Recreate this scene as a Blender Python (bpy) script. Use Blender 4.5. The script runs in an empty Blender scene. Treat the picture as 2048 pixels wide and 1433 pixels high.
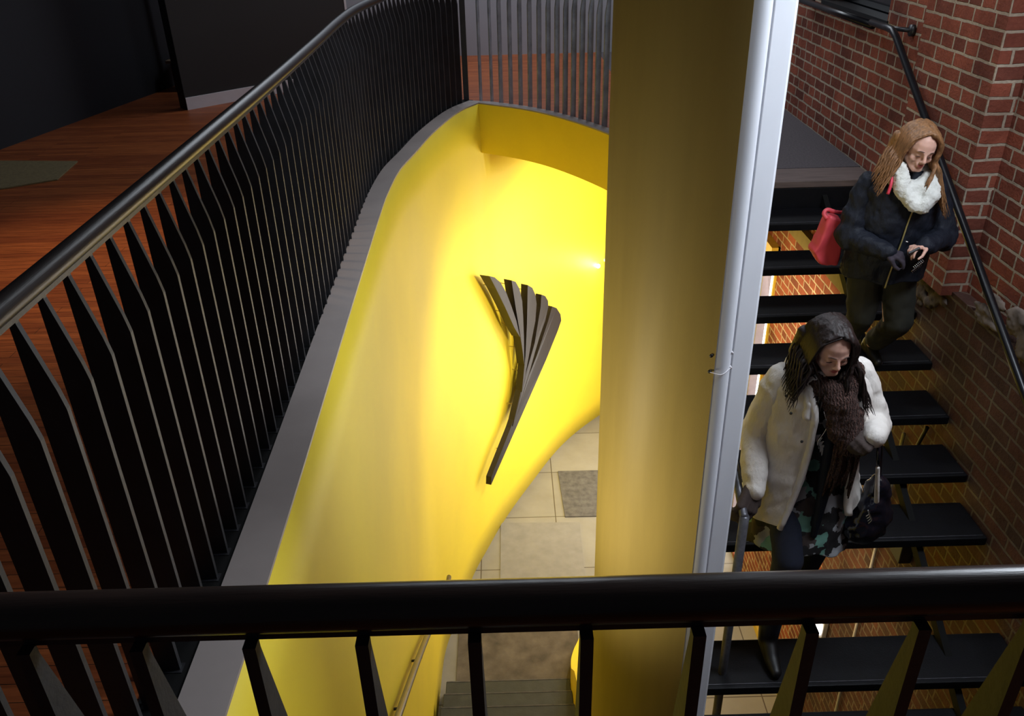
import bpy, bmesh, math, random
from mathutils import Vector, Matrix, noise
random.seed(7)
S = bpy.context.scene
COL = S.collection
PI = math.pi

# ------------------------------------------------------------------ camera
CAMZ = 1.735
FPX, PITCH, YAW, ROLL = 1677.87, .5072, .0013, -.0265
fw = Vector((math.sin(YAW)*math.cos(PITCH), math.cos(YAW)*math.cos(PITCH), -math.sin(PITCH)))
rr = Vector((math.cos(YAW), -math.sin(YAW), 0)); uu = rr.cross(fw)
r2 = rr*math.cos(ROLL) + uu*math.sin(ROLL); u2 = -rr*math.sin(ROLL) + uu*math.cos(ROLL)
cd = bpy.data.cameras.new('camera'); cam = bpy.data.objects.new('camera', cd); COL.objects.link(cam)
M = Matrix(((r2.x, u2.x, -fw.x), (r2.y, u2.y, -fw.y), (r2.z, u2.z, -fw.z))).to_4x4()
M.translation = Vector((0, 0, CAMZ)); cam.matrix_world = M
cd.sensor_width = 36; cd.lens = FPX/2048*36; cd.clip_start = .05; cd.clip_end = 100
S.camera = cam
# ------------------------------------------------------------------ light
S.view_settings.view_transform = 'Standard'; S.view_settings.look = 'None'
S.view_settings.gamma = 1; S.view_settings.use_curve_mapping = False
S.view_settings.exposure = 0.0
W = bpy.data.worlds.new('world'); S.world = W; W.use_nodes = True
W.node_tree.nodes['Background'].inputs[0].default_value = (.8, .85, 1, 1)
W.node_tree.nodes['Background'].inputs[1].default_value = .03

def aim(o, target):
    o.rotation_euler = (Vector(target) - o.location).to_track_quat('-Z', 'Y').to_euler()
def area(name, loc, tgt, sx, sy, e, col):
    l = bpy.data.lights.new(name, 'AREA'); l.shape = 'RECTANGLE'; l.size = sx; l.size_y = sy; l.energy = e; l.color = col
    o = bpy.data.objects.new(name, l); o.location = loc; COL.objects.link(o); aim(o, tgt); return o
def spot(name, loc, tgt, e, col, ang=100, blend=.8, rad=.06):
    l = bpy.data.lights.new(name, 'SPOT'); l.energy = e; l.color = col; l.spot_size = math.radians(ang); l.spot_blend = blend; l.shadow_soft_size = rad
    o = bpy.data.objects.new(name, l); o.location = loc; COL.objects.link(o); aim(o, tgt); return o
def point(name, loc, e, col, rad=.05):
    l = bpy.data.lights.new(name, 'POINT'); l.energy = e; l.color = col; l.shadow_soft_size = rad
    o = bpy.data.objects.new(name, l); o.location = loc; COL.objects.link(o); return o
# daylight through the window in the brick wall, right of the frame
area('window_daylight', (2.42, 2.55, 2.1), (1.1, 2.5, .3), 1.1, 1.6, 122, (.82, .90, 1))
# unseen overhead area light added to brighten the upper brick and the people
area('overhead_fill', (.9, 4.4, 3.1), (2.3, 4.2, .9), 1.0, 1.6, 27, (.88, .93, 1))
area('back_fill', (.3, 9.6, 4.0), (.2, 9.3, 0), 3.5, 1.2, 140, (.85, .92, 1))  # unseen light added above the back to brighten grey wall and far floor
# daylight from the street windows of the lobby
area('lobby_daylight', (2.40, 8.3, -3.0), (-.5, 6.8, -3.4), 2.0, 3.2, 60, (1, .95, .86))
# track spots on the lobby ceiling washing the yellow wall
spot('track_spot_a', (1.75, 7.6, -.62), (.75, 9.7, -2.9), 260, (1, .86, .6), 110)
spot('track_spot_b', (1.3, 6.3, -.8), (-.1, 8.1, -3.4), 200, (1, .88, .62), 120)
spot('track_spot_c', (1.2, 4.6, -1.2), (-.75, 5.9, -3.2), 26, (1, .88, .6), 130)
# added spot below the curb, stands in for yellow-wall bounce on the column
spot('column_fill_spot', (-.68, 1.75, -.45), (.35, 2.40, .05), 84, (1, .87, .58), 98, 1.0, .12)
# warm spots on the brick under the steel stair
spot('stair_spot_a', (1.3, 6.1, -1.0), (2.48, 6.4, -2.6), 170, (1, .74, .42), 140)
spot('stair_spot_b', (1.4, 4.4, -2.3), (2.48, 4.7, -3.6), 30, (1, .7, .42), 140)
# ceiling spot on the timber floor
spot('floor_spot', (-2.3, 4.5, 3.2), (-2.15, 4.35, 0), 230, (1, .72, .45), 54, 1.0, .1)

# ------------------------------------------------------------------ materials
def srgb(r, g, b):
    f = lambda c: (c/255/12.92) if c/255 <= .04045 else ((c/255+.055)/1.055)**2.4
    return (f(r), f(g), f(b), 1)
class NT:
    def __init__(s, name):
        s.m = bpy.data.materials.new(name); s.m.use_nodes = True; s.t = s.m.node_tree; s.b = s.t.nodes['Principled BSDF']
    def n(s, typ, **kw):
        nd = s.t.nodes.new(typ)
        for k, v in kw.items(): setattr(nd, k, v)
        return nd
    def l(s, a, b): s.t.links.new(a, b)
    def mix(s, fac, a, b, mode='MIX'):
        m = s.n('ShaderNodeMix', data_type='RGBA', blend_type=mode)
        for i, v in ((0, fac), (6, a), (7, b)):
            if hasattr(v, 'links'): s.l(v, m.inputs[i])
            else: m.inputs[i].default_value = v
        return m.outputs[2]
    def coord(s, scale=(1, 1, 1), kind='Object', rot=(0, 0, 0)):
        c = s.n('ShaderNodeTexCoord'); mp = s.n('ShaderNodeMapping'); mp.inputs['Scale'].default_value = scale; mp.inputs['Rotation'].default_value = rot
        s.l(c.outputs[kind], mp.inputs[0]); return mp.outputs[0]
    def noise(s, vec, scale, detail=4, rough=.55):
        nd = s.n('ShaderNodeTexNoise'); nd.inputs['Scale'].default_value = scale; nd.inputs['Detail'].default_value = detail; nd.inputs['Roughness'].default_value = rough
        if vec is not None: s.l(vec, nd.inputs['Vector'])
        return nd
    def ramp(s, fac, stops):
        r = s.n('ShaderNodeValToRGB'); s.l(fac, r.inputs[0]); e = r.color_ramp.elements
        while len(e) < len(stops): e.new(.5)
        for i, (p, c) in enumerate(stops): e[i].position = p; e[i].color = c
        return r.outputs[0]
    def bump(s, h, strength=.3, dist=.01):
        b = s.n('ShaderNodeBump'); b.inputs['Strength'].default_value = strength; b.inputs['Distance'].default_value = dist
        s.l(h, b.inputs['Height']); s.l(b.outputs[0], s.b.inputs['Normal'])
def simple(name, col, rough=.5, metal=0, var=.12, scale=12, bump=0, bscale=60, spec=.5, stretch=(1, 1, 1), sheen=0):
    t = NT(name); v = t.coord(stretch); nz = t.noise(v, scale)
    d = tuple(c*(1-var) for c in col[:3])+(1,); li = tuple(min(1, c*(1+var)) for c in col[:3])+(1,)
    t.l(t.ramp(nz.outputs[0], [(.3, d), (.7, li)]), t.b.inputs['Base Color'])
    t.b.inputs['Roughness'].default_value = rough; t.b.inputs['Metallic'].default_value = metal; t.b.inputs['Specular IOR Level'].default_value = spec
    if sheen: t.b.inputs['Sheen Weight'].default_value = sheen; t.b.inputs['Sheen Roughness'].default_value = .4
    if bump: t.bump(t.noise(v, bscale, 3).outputs[0], bump, .004)
    return t.m
def brick_mat(name, c1, c2, mort, w=.215, h=.078):
    t = NT(name); c = t.n('ShaderNodeTexCoord'); sx = t.n('ShaderNodeSeparateXYZ'); t.l(c.outputs['Object'], sx.inputs[0])
    ad = t.n('ShaderNodeMath', operation='ADD'); t.l(sx.outputs[0], ad.inputs[0]); t.l(sx.outputs[1], ad.inputs[1])
    cb = t.n('ShaderNodeCombineXYZ'); t.l(ad.outputs[0], cb.inputs[0]); t.l(sx.outputs[2], cb.inputs[1])
    nz = t.noise(c.outputs['Object'], 9, 3); sub = t.n('ShaderNodeVectorMath', operation='SUBTRACT'); t.l(nz.outputs[1], sub.inputs[0]); sub.inputs[1].default_value = (.5, .5, .5)
    sc = t.n('ShaderNodeVectorMath', operation='SCALE'); t.l(sub.outputs[0], sc.inputs[0]); sc.inputs['Scale'].default_value = .014
    a2 = t.n('ShaderNodeVectorMath', operation='ADD'); t.l(cb.outputs[0], a2.inputs[0]); t.l(sc.outputs[0], a2.inputs[1])
    br = t.n('ShaderNodeTexBrick'); t.l(a2.outputs[0], br.inputs[0]); br.inputs['Scale'].default_value = 1
    br.inputs['Brick Width'].default_value = w; br.inputs['Row Height'].default_value = h; br.inputs['Mortar Size'].default_value = .0085; br.inputs['Mortar Smooth'].default_value = .25; br.inputs['Bias'].default_value = -.15
    br.squash = .62; br.squash_frequency = 3
    br.inputs['Color1'].default_value = c1; br.inputs['Color2'].default_value = c2; br.inputs['Mortar'].default_value = mort
    n2 = t.noise(c.outputs['Object'], 3.1, 5, .65); n3 = t.noise(c.outputs['Object'], 55, 4, .7)
    k = t.ramp(n2.outputs[0], [(.35, (.55, .5, .48, 1)), (.62, (1, 1, 1, 1))])
    col = t.mix(.85, br.outputs[0], k, 'MULTIPLY')
    col = t.mix(.35, col, t.ramp(n3.outputs[0], [(.3, (.45, .45, .45, 1)), (.7, (1, 1, 1, 1))]), 'MULTIPLY')
    # pale lime and plaster remnants
    n4 = t.noise(c.outputs['Object'], 2.3, 6, .7); pl = t.ramp(n4.outputs[0], [(.66, (0, 0, 0, 1)), (.74, (.55, .55, .55, 1))])
    col = t.mix(pl, col, (.16, .14, .12, 1))
    t.l(col, t.b.inputs['Base Color']); t.b.inputs['Roughness'].default_value = .85; t.b.inputs['Specular IOR Level'].default_value = .2
    mx = t.n('ShaderNodeMath', operation='MULTIPLY'); t.l(br.outputs['Fac'], mx.inputs[0]); mx.inputs[1].default_value = -1.6
    a3 = t.n('ShaderNodeMath', operation='ADD'); t.l(mx.outputs[0], a3.inputs[0]); t.l(n3.outputs[0], a3.inputs[1]); t.bump(a3.outputs[0], .9, .008)
    return t.m
def wood_floor(name, ca, cb, rot=0):
    t = NT(name); v = t.coord((1, 1, 1), rot=(0, 0, rot))
    br = t.n('ShaderNodeTexBrick'); t.l(v, br.inputs[0]); br.inputs['Scale'].default_value = 1; br.inputs['Brick Width'].default_value = 1.1; br.inputs['Row Height'].default_value = .057; br.inputs['Mortar Size'].default_value = .0012
    br.inputs['Color1'].default_value = ca; br.inputs['Color2'].default_value = cb; br.inputs['Mortar'].default_value = (.02, .01, .005, 1); br.offset = .37
    v2 = t.coord((2.2, 26, 1), rot=(0, 0, rot)); g = t.noise(v2, 2.2, 6, .65)
    col = t.mix(.8, br.outputs[0], t.ramp(g.outputs[0], [(.3, (.35, .3, .28, 1)), (.65, (1, 1, 1, 1))]), 'MULTIPLY')
    t.l(col, t.b.inputs['Base Color']); t.b.inputs['Roughness'].default_value = .42; t.b.inputs['Specular IOR Level'].default_value = .3
    t.bump(br.outputs['Fac'], .2, .002); return t.m
def tile_mat(name):
    t = NT(name); v = t.coord((1, 1, 1))
    mp = t.n('ShaderNodeMapping'); t.l(v, mp.inputs[0]); mp.inputs['Location'].default_value = (.405, .03, 0)
    br = t.n('ShaderNodeTexBrick'); t.l(mp.outputs[0], br.inputs[0]); br.offset = 0; br.inputs['Scale'].default_value = 1; br.inputs['Brick Width'].default_value = .9; br.inputs['Row Height'].default_value = .9; br.inputs['Mortar Size'].default_value = .006
    br.inputs['Color1'].default_value = srgb(150, 148, 144); br.inputs['Color2'].default_value = srgb(138, 136, 133); br.inputs['Mortar'].default_value = srgb(80, 72, 60)
    n = t.noise(v, 3, 6, .6); col = t.mix(.6, br.outputs[0], t.ramp(n.outputs[0], [(.3, (.7, .68, .64, 1)), (.7, (1, 1, 1, 1))]), 'MULTIPLY')
    t.l(col, t.b.inputs['Base Color']); t.b.inputs['Roughness'].default_value = .5; t.bump(br.outputs['Fac'], -.3, .003); return t.m
def emis(name, col, e):
    t = NT(name); t.b.inputs['Emission Color'].default_value = col; t.b.inputs['Emission Strength'].default_value = e; t.b.inputs['Base Color'].default_value = (.8, .8, .8, 1)
    return t.m
def pattern_mat(name):
    t = NT(name); v = t.coord((1, 1, 1)); nz = t.noise(v, 14, 3)
    vo = t.n('ShaderNodeTexVoronoi'); vo.inputs['Scale'].default_value = 15; a = t.n('ShaderNodeVectorMath', operation='ADD'); t.l(v, a.inputs[0])
    sc = t.n('ShaderNodeVectorMath', operation='SCALE'); t.l(nz.outputs[1], sc.inputs[0]); sc.inputs['Scale'].default_value = .12; t.l(sc.outputs[0], a.inputs[1]); t.l(a.outputs[0], vo.inputs['Vector'])
    sx = t.n('ShaderNodeSeparateColor'); t.l(vo.outputs['Color'], sx.inputs[0])
    r = t.ramp(sx.outputs[0], [(0, srgb(20, 19, 22)), (.36, srgb(20, 19, 22)), (.38, srgb(96, 140, 128)), (.52, srgb(84, 122, 114)), (.54, srgb(56, 46, 44)), (.68, srgb(92, 94, 98)), (.76, srgb(140, 142, 146)), (1, srgb(190, 190, 192))])
    r.node.color_ramp.interpolation = 'CONSTANT'
    t.l(r, t.b.inputs['Base Color']); t.b.inputs['Roughness'].default_value = .8; return t.m

M_ = {}
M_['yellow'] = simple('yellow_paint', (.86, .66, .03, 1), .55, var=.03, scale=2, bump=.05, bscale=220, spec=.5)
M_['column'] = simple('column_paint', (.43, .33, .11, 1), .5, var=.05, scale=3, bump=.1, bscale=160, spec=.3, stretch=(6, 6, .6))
M_['flange'] = simple('flange_paint', (.68, .70, .75, 1), .45, var=.03, scale=4, spec=.4)
M_['curb'] = simple('curb_metal', srgb(152, 142, 138), .4, var=.1, scale=3, spec=.5)
M_['gloss_black'] = simple('gloss_black_tube', (.005, .005, .007, 1), .3, var=.2, spec=.35)
M_['steel'] = simple('blackened_steel', (.016, .016, .019, 1), .42, metal=.0, var=.35, scale=18, bump=.15, bscale=90, spec=.6)
M_['fin'] = simple('fin_steel', (.018, .019, .022, 1), .5, metal=.0, var=.4, scale=9, bump=.15, bscale=80, spec=.6)
M_['rail'] = simple('dark_handrail_wood', (.022, .012, .009, 1), .3, var=.45, scale=8, bump=.08, bscale=60, spec=.5, stretch=(.5, 6, 6))
M_['rail2'] = simple('dark_handrail_wood_curved', (.012, .008, .007, 1), .34, var=.4, scale=8, bump=.08, bscale=60, spec=.35, stretch=(6, .5, 6))
M_['tread'] = simple('tread_rubber', (.0028, .0028, .0042, 1), .6, var=.3, scale=25, bump=.3, bscale=120, spec=.22)
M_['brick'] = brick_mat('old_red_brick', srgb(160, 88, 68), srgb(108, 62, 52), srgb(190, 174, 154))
M_['brick2'] = brick_mat('dark_shaded_brick', srgb(98, 64, 54), srgb(70, 56, 52), srgb(116, 104, 92))  # lower wall: darker brick tone plus shade put into the colour
M_['floor'] = wood_floor('red_timber_floor', srgb(168, 92, 48), srgb(140, 72, 38))
M_['tile'] = tile_mat('lobby_tiles')
M_['navy'] = simple('navy_wall_paint', srgb(14, 15, 24), .8, var=.1, scale=2)
M_['charcoal'] = simple('charcoal_wall_paint', srgb(36, 33, 33), .8, var=.05, scale=2)
M_['greywall'] = simple('grey_wall_paint', srgb(150, 152, 160), .8, var=.04, scale=2)
M_['white'] = simple('white_skirting', srgb(205, 200, 205), .6, var=.03)
M_['mblack'] = simple('matt_black_steel', (.006, .006, .006, 1), .8, spec=.15)
M_['black'] = simple('black_trim', (.006, .006, .007, 1), .5)
M_['rug'] = simple('olive_rug', srgb(112, 98, 66), .95, var=.2, scale=60, bump=.5, bscale=300)
M_['mat'] = simple('charcoal_mat', srgb(92, 90, 90), .95, var=.3, scale=14, bump=.5, bscale=300)
M_['mat2'] = simple('grey_mat', srgb(136, 134, 132), .9, var=.1, scale=8, bump=.3, bscale=300)
M_['mat3'] = simple('stained_brown_mat', srgb(96, 88, 80), .95, var=.42, scale=5, bump=.5, bscale=300)
M_['stone'] = simple('stair_stone', srgb(54, 57, 55), .6, var=.25, scale=10, bump=.2)
M_['sculpt'] = simple('bronze_sheet', (.015, .011, .0105, 1), .45, metal=.0, spec=.35, var=.12, scale=3)
M_['sculpt_side'] = simple('bronze_sheet_edge', (.03, .024, .018, 1), .5, metal=.3)
M_['pin'] = simple('brass_pin', (.35, .26, .05, 1), .4, metal=.6)
M_['brass'] = simple('satin_handrail_metal', (.15, .12, .08, 1), .35, metal=.7)
M_['post'] = simple('worn_steel_tube', (.09, .09, .105, 1), .4, metal=.5, var=.3, scale=30)
M_['landing'] = simple('speckled_landing', srgb(72, 66, 70), .75, var=.35, scale=70, bump=.4, bscale=160)
M_['nosing'] = simple('landing_nosing', srgb(98, 84, 80), .6, var=.25, scale=8, stretch=(.6, 5, 5))
M_['lamp'] = emis('lamp_glow', (1, .93, .75, 1), 30)
M_['daylight'] = emis('daylight_glass', (1, .97, .93, 1), 3.5)
M_['darkglass'] = simple('dark_glass', (.004, .005, .007, 1), .08, spec=.8)
M_['yframe'] = simple('yellow_frame', (.6, .42, .05, 1), .5)
M_['conduit'] = simple('pale_conduit', srgb(190, 190, 196), .5)
M_['skin'] = simple('fair_skin', srgb(205, 160, 142), .55, var=.06, scale=20)
M_['skin'].node_tree.nodes['Principled BSDF'].inputs['Subsurface Weight'].default_value = .08
M_['lip'] = simple('lip', srgb(176, 92, 88), .45)
M_['lash'] = simple('lashes', srgb(70, 48, 40), .8)
def hair_mat(name, dk, lt):
    t = NT(name); v = t.coord((38, 38, 5)); n = t.noise(v, 2.0, 5, .7)
    t.l(t.ramp(n.outputs[0], [(.3, dk), (.7, lt)]), t.b.inputs['Base Color']); t.b.inputs['Roughness'].default_value = .42; t.b.inputs['Specular IOR Level'].default_value = .35; t.bump(n.outputs[0], .6, .006); return t.m
M_['hair_dark'] = hair_mat('dark_brown_hair', srgb(14, 10, 10), srgb(44, 31, 29))
M_['hair_red'] = hair_mat('strawberry_blonde_hair', srgb(84, 58, 38), srgb(158, 114, 76))
def puffer(name, col, var=.05, rough=.65):
    t = NT(name); v = t.coord(); n = t.noise(v, 7, 3); n2 = t.noise(t.coord((1, 1, .45)), 26, 4)
    d = tuple(c*(1-var) for c in col[:3])+(1,)
    t.l(t.ramp(n.outputs[0], [(.3, d), (.7, col)]), t.b.inputs['Base Color']); t.b.inputs['Roughness'].default_value = rough; t.b.inputs['Specular IOR Level'].default_value = .25; t.bump(n2.outputs[0], .5, .02); return t.m
M_['cream'] = puffer('cream_padded_coat', srgb(214, 208, 202))
M_['navycoat'] = puffer('black_navy_coat', srgb(23, 27, 38), .25)
M_['fur'] = simple('white_fleece_scarf', srgb(216, 216, 210), .95, var=.06, scale=30, bump=.9, bscale=110)
def knit(name, col):
    t = NT(name); v = t.coord(); w = t.n('ShaderNodeTexWave'); w.inputs['Scale'].default_value = 26; w.inputs['Distortion'].default_value = 6; w.inputs['Detail'].default_value = 3; w.inputs['Detail Scale'].default_value = 3; t.l(v, w.inputs[0])
    t.l(t.ramp(w.outputs[1], [(.1, tuple(c*.45 for c in col[:3])+(1,)), (.8, col)]), t.b.inputs['Base Color']); t.b.inputs['Roughness'].default_value = .95; t.bump(w.outputs[1], 1, .012); return t.m
M_['knit'] = knit('brown_knit_scarf', srgb(84, 56, 48))
M_['glove'] = simple('brown_glove', srgb(58, 46, 42), .85, var=.15, scale=40, bump=.3, bscale=180)
M_['glove2'] = simple('plum_black_glove', srgb(44, 36, 46), .85, var=.15, scale=40)
M_['dress'] = pattern_mat('patterned_tunic')
M_['jeans'] = simple('dark_jeans', srgb(24, 30, 48), .85, var=.2, scale=40)
M_['olive'] = simple('olive_black_trousers', srgb(33, 33, 26), .85, var=.15, scale=30)
M_['shoe'] = simple('black_shoe', srgb(16, 15, 16), .5)
M_['redbag'] = simple('coral_red_bag', srgb(200, 66, 78), .55, var=.08, scale=5)
M_['blackbag'] = simple('black_patent_bag', (.006, .006, .011, 1), .18, var=.2, spec=.7)
M_['silver'] = simple('silver', (.7, .72, .76, 1), .25, metal=1)
M_['phone'] = simple('phone_black', (.01, .01, .012, 1), .3)
M_['zip'] = simple('pale_zip', srgb(150, 136, 84), .5)
M_['pinkstrap'] = simple('coral_strap', srgb(214, 62, 84), .55)
M_['lace'] = simple('grey_white_print', srgb(170, 170, 172), .8)
M_['plaster'] = simple('lime_rubble', srgb(104, 92, 84), .95, var=.35, scale=9, bump=1, bscale=26)
M_['orange_brick'] = simple('broken_brick', srgb(178, 84, 50), .9, var=.3, scale=12, bump=.8, bscale=50)
M_['stand'] = simple('brown_stand', srgb(70, 44, 32), .6, var=.3)
M_['tan'] = simple('tan_post', srgb(112, 92, 74), .7, var=.1)

# ------------------------------------------------------------------ mesh helpers
class MB:
    def __init__(s): s.v = []; s.f = []
    def add(s, vs, fs):
        o = len(s.v); s.v += [Vector(v) for v in vs]; s.f += [tuple(i+o for i in f) for f in fs]; return s
    def box(s, x0, x1, y0, y1, z0, z1):
        vs = [(x, y, z) for z in (z0, z1) for y in (y0, y1) for x in (x0, x1)]
        return s.add(vs, [(0, 2, 3, 1), (4, 5, 7, 6), (0, 1, 5, 4), (2, 6, 7, 3), (0, 4, 6, 2), (1, 3, 7, 5)])
    def prism(s, poly, a, b=None):
        """poly: list of 3D points; a: offset vector to extrude."""
        n = len(poly); P = [Vector(p) for p in poly]; Q = [p+Vector(a) for p in P]
        return s.add(P+Q, [tuple(range(n)), tuple(range(2*n-1, n-1, -1))]+[(i, i+n, (i+1) % n+n, (i+1) % n) for i in range(n)])
    def tube(s, pts, r, n=12, cap=True):
        P = [Vector(p) for p in pts]; R = r if isinstance(r, (list, tuple)) else [r]*len(P)
        up = None; rings = []
        for i, p in enumerate(P):
            t = (P[min(i+1, len(P)-1)]-P[max(i-1, 0)]).normalized()
            if up is None: up = t.orthogonal().normalized()
            up = (up-t*up.dot(t)).normalized(); w = t.cross(up)
            rings.append([p+(up*math.cos(2*PI*k/n)+w*math.sin(2*PI*k/n))*R[i] for k in range(n)])
        vs = [q for ring in rings for q in ring]; fs = []
        for i in range(len(P)-1):
            for k in range(n):
                a = i*n+k; b = i*n+(k+1) % n; fs.append((a, b, b+n, a+n))
        if cap: fs += [tuple(range(n-1, -1, -1)), tuple(range(len(vs)-n, len(vs)))]
        return s.add(vs, fs)
    def ball(s, c, r, n=12, rot=None):
        c = Vector(c); R = Vector(r if isinstance(r, (tuple, list, Vector)) else (r, r, r)); vs = []; fs = []; m = n//2
        for i in range(m+1):
            th = PI*i/m
            for k in range(n):
                ph = 2*PI*k/n; q = Vector((R.x*math.sin(th)*math.cos(ph), R.y*math.sin(th)*math.sin(ph), R.z*math.cos(th)))
                vs.append(c+(rot @ q if rot else q))
        for i in range(m):
            for k in range(n):
                a = i*n+k; b = i*n+(k+1) % n
                if i == 0: fs.append((a, a+n, b+n))
                elif i == m-1: fs.append((a, a+n, b))
                else: fs.append((a, a+n, b+n, b))
        return s.add(vs, fs)
    def cap(s, a, b, ra, rb, n=14):
        """closed tapered capsule"""
        a = Vector(a); b = Vector(b); d = b-a; L = d.length
        if L < 1e-6: return s.ball(a, ra, n)
        t = d/L; pts = []; rs = []
        for i in range(5):
            th = PI/2*i/4; pts.append(a-t*ra*math.cos(th)); rs.append(max(ra*math.sin(th), ra*.02))
        for i in range(5):
            th = PI/2*(4-i)/4; pts.append(b+t*rb*math.cos(th)); rs.append(max(rb*math.sin(th), rb*.02))
        return s.tube(pts, rs, n)
    def build(s, name, mat, parent=None, smooth=False, loc=None, mats=None):
        o_ = parent_world(parent) if parent else Vector((0, 0, 0))
        off = Vector(loc) if loc is not None else Vector((0, 0, 0))
        me = bpy.data.meshes.new(name); me.from_pydata([v-o_-off for v in s.v], [], s.f)
        bm = bmesh.new(); bm.from_mesh(me); bmesh.ops.remove_doubles(bm, verts=bm.verts, dist=1e-6); bmesh.ops.recalc_face_normals(bm, faces=bm.faces); bm.to_mesh(me); bm.free()
        if smooth:
            for p in me.polygons: p.use_smooth = True
        me.materials.append(mat); o = bpy.data.objects.new(name, me); COL.objects.link(o)
        o.location = off
        if parent: o.parent = parent
        return o
def parent_world(p):
    v = Vector((0, 0, 0))
    while p is not None: v += p.location; p = p.parent
    return v
def thing(name, label, cat, loc=(0, 0, 0), group=None):
    o = bpy.data.objects.new(name, None); COL.objects.link(o); o.location = loc; o.empty_display_size = .1
    tag(o, label, cat, group); return o
def tag(o, label, cat, group=None):
    o['label'] = label; o['category'] = cat
    if group: o['group'] = group
    return o
def struct(o): o['kind'] = 'structure'; return o
def bevel(o, w=.004, n=2):
    m = o.modifiers.new('bevel', 'BEVEL'); m.width = w; m.segments = n; m.limit_method = 'ANGLE'; return o
def remesh(o, vox, sm=6, fac=.6):
    m = o.modifiers.new('remesh', 'REMESH'); m.mode = 'VOXEL'; m.voxel_size = vox; m.use_smooth_shade = True
    if sm: s2 = o.modifiers.new('smooth', 'SMOOTH'); s2.factor = fac; s2.iterations = sm
    return o
_tex = {}
def displace(o, size, strength, kind='CLOUDS', mid=.5):
    key = (size, kind)
    if key not in _tex:
        t = bpy.data.textures.new('fold', kind); t.noise_scale = size; _tex[key] = t
    m = o.modifiers.new('folds', 'DISPLACE'); m.texture = _tex[key]; m.strength = strength; m.mid_level = mid; m.texture_coords = 'LOCAL'; return o
def cr(P, n):
    P = [Vector(p) for p in P]; Q = [2*P[0]-P[1]]+P+[2*P[-1]-P[-2]]; out = []
    for i in range(len(P)-1):
        a, b, c, d = Q[i:i+4]
        for k in range(n):
            t = k/n; out.append(.5*((2*b)+(c-a)*t+(2*a-5*b+4*c-d)*t*t+(3*b-a-3*c+d)*t**3))
    out.append(P[-1]); return out

# ================================================================== STRUCTURE
FL = -5.0
TOP = [(-.71, .6), (-.715, 1.4), (-.725, 2.1), (-.735, 2.6), (-.75, 3.24), (-.77, 4.2), (-.785, 5.0), (-.785, 5.44), (-.76, 5.94), (-.69, 6.38), (-.59, 7.0), (-.42, 7.69), (-.24, 8.06), (.2, 8.75), (.68, 9.5), (1.28, 10.2), (2.1, 11.0)]
BOT = [(-.71, .6), (-.715, 1.4), (-.725, 2.1), (-.735, 2.6), (-.75, 3.24), (-.77, 4.2), (-.78, 5.0), (-.77, 5.5), (-.75, 5.98), (-.67, 6.37), (-.5, 7.06), (-.34, 7.51), (-.13, 8.04), (.2, 8.72), (.68, 9.6), (1.28, 10.33), (2.1, 11.05)]
TOP = [(p[0], p[1], 0) for p in TOP]; BOT = [(p[0], p[1], 0) for p in BOT]
tc = cr(TOP, 8); bc = cr(BOT, 8); kc = 12*8      # kc: index of the corner
def wall_left():
    rows = 14; vs = []; fs = []; N = len(tc)
    for j in range(rows+1):
        w = j/rows
        for i in range(N):
            p = tc[i].lerp(bc[i], w); zt = 0 if i <= kc else -.44; vs.append((p.x, p.y, zt+(FL-zt)*w))
    for j in range(rows):
        for i in range(N-1): a = j*N+i; fs.append((a, a+1, a+1+N, a+N))
    m = MB().add(vs, fs); o = m.build('wall_left', M_['yellow'], smooth=True); struct(o)
    s2 = o.modifiers.new('thick', 'SOLIDIFY'); s2.thickness = .1; s2.offset = 1
    return o
wl = wall_left()
# the solid side must be away from the stairwell
_nx = wl.data.polygons[30].normal.x
wl.modifiers['thick'].offset = -1 if _nx > 0 else 1
# arc of the opening beyond the corner, running back towards the viewer on the right
ARC = cr([(-.24, 8.06, 0), (.19, 7.74, 0), (.52, 7.34, 0), (.85, 6.76, 0), (1.0, 6.3, 0), (1.06, 5.75, 0), (1.07, 5.45, 0)], 8)
LEFT = tc[:kc+1]
def offs(path, d):
    out = []
    for i, p in enumerate(path):
        t = (path[min(i+1, len(path)-1)]-path[max(i-1, 0)]).normalized(); out.append(p+Vector((-t.y, t.x, 0))*d)
    return out
CW = .13
outL = offs(LEFT, CW); outA = offs(ARC, .10)
def strip(inner, outer, z0, z1, name, mat):
    n = len(inner); vs = [(p.x, p.y, z1) for p in inner]+[(p.x, p.y, z1) for p in outer]+[(p.x, p.y, z0) for p in inner]+[(p.x, p.y, z0) for p in outer]; fs = []
    for i in range(n-1):
        fs += [(i, i+1, n+i+1, n+i), (2*n+i, 3*n+i, 3*n+i+1, 2*n+i+1), (i, 2*n+i, 2*n+i+1, i+1), (n+i, n+i+1, 3*n+i+1, 3*n+i)]
    fs += [(0, n, 3*n, 2*n), (n-1, 3*n-1, 4*n-1, 2*n-1)]
    return struct(MB().add(vs, fs).build(name, mat))
corner = Vector((-.33, 8.17, 0))
outL[-1] = corner.copy(); outL[-2] = outL[-2].lerp(corner, .3); outA[0] = corner.copy(); outA[1] = outA[1].lerp(outA[2], .3)
strip(LEFT, outL, .0, .012, 'trim_1', M_['curb'])
strip(ARC, outA, .0, .012, 'trim_2', M_['curb'])
ain = offs(ARC, .012); ain[0] = ARC[0]+Vector((-.02, .02, 0))
strip(ARC, ain, -.46, .0, 'trim_3', M_['yellow'])
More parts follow.
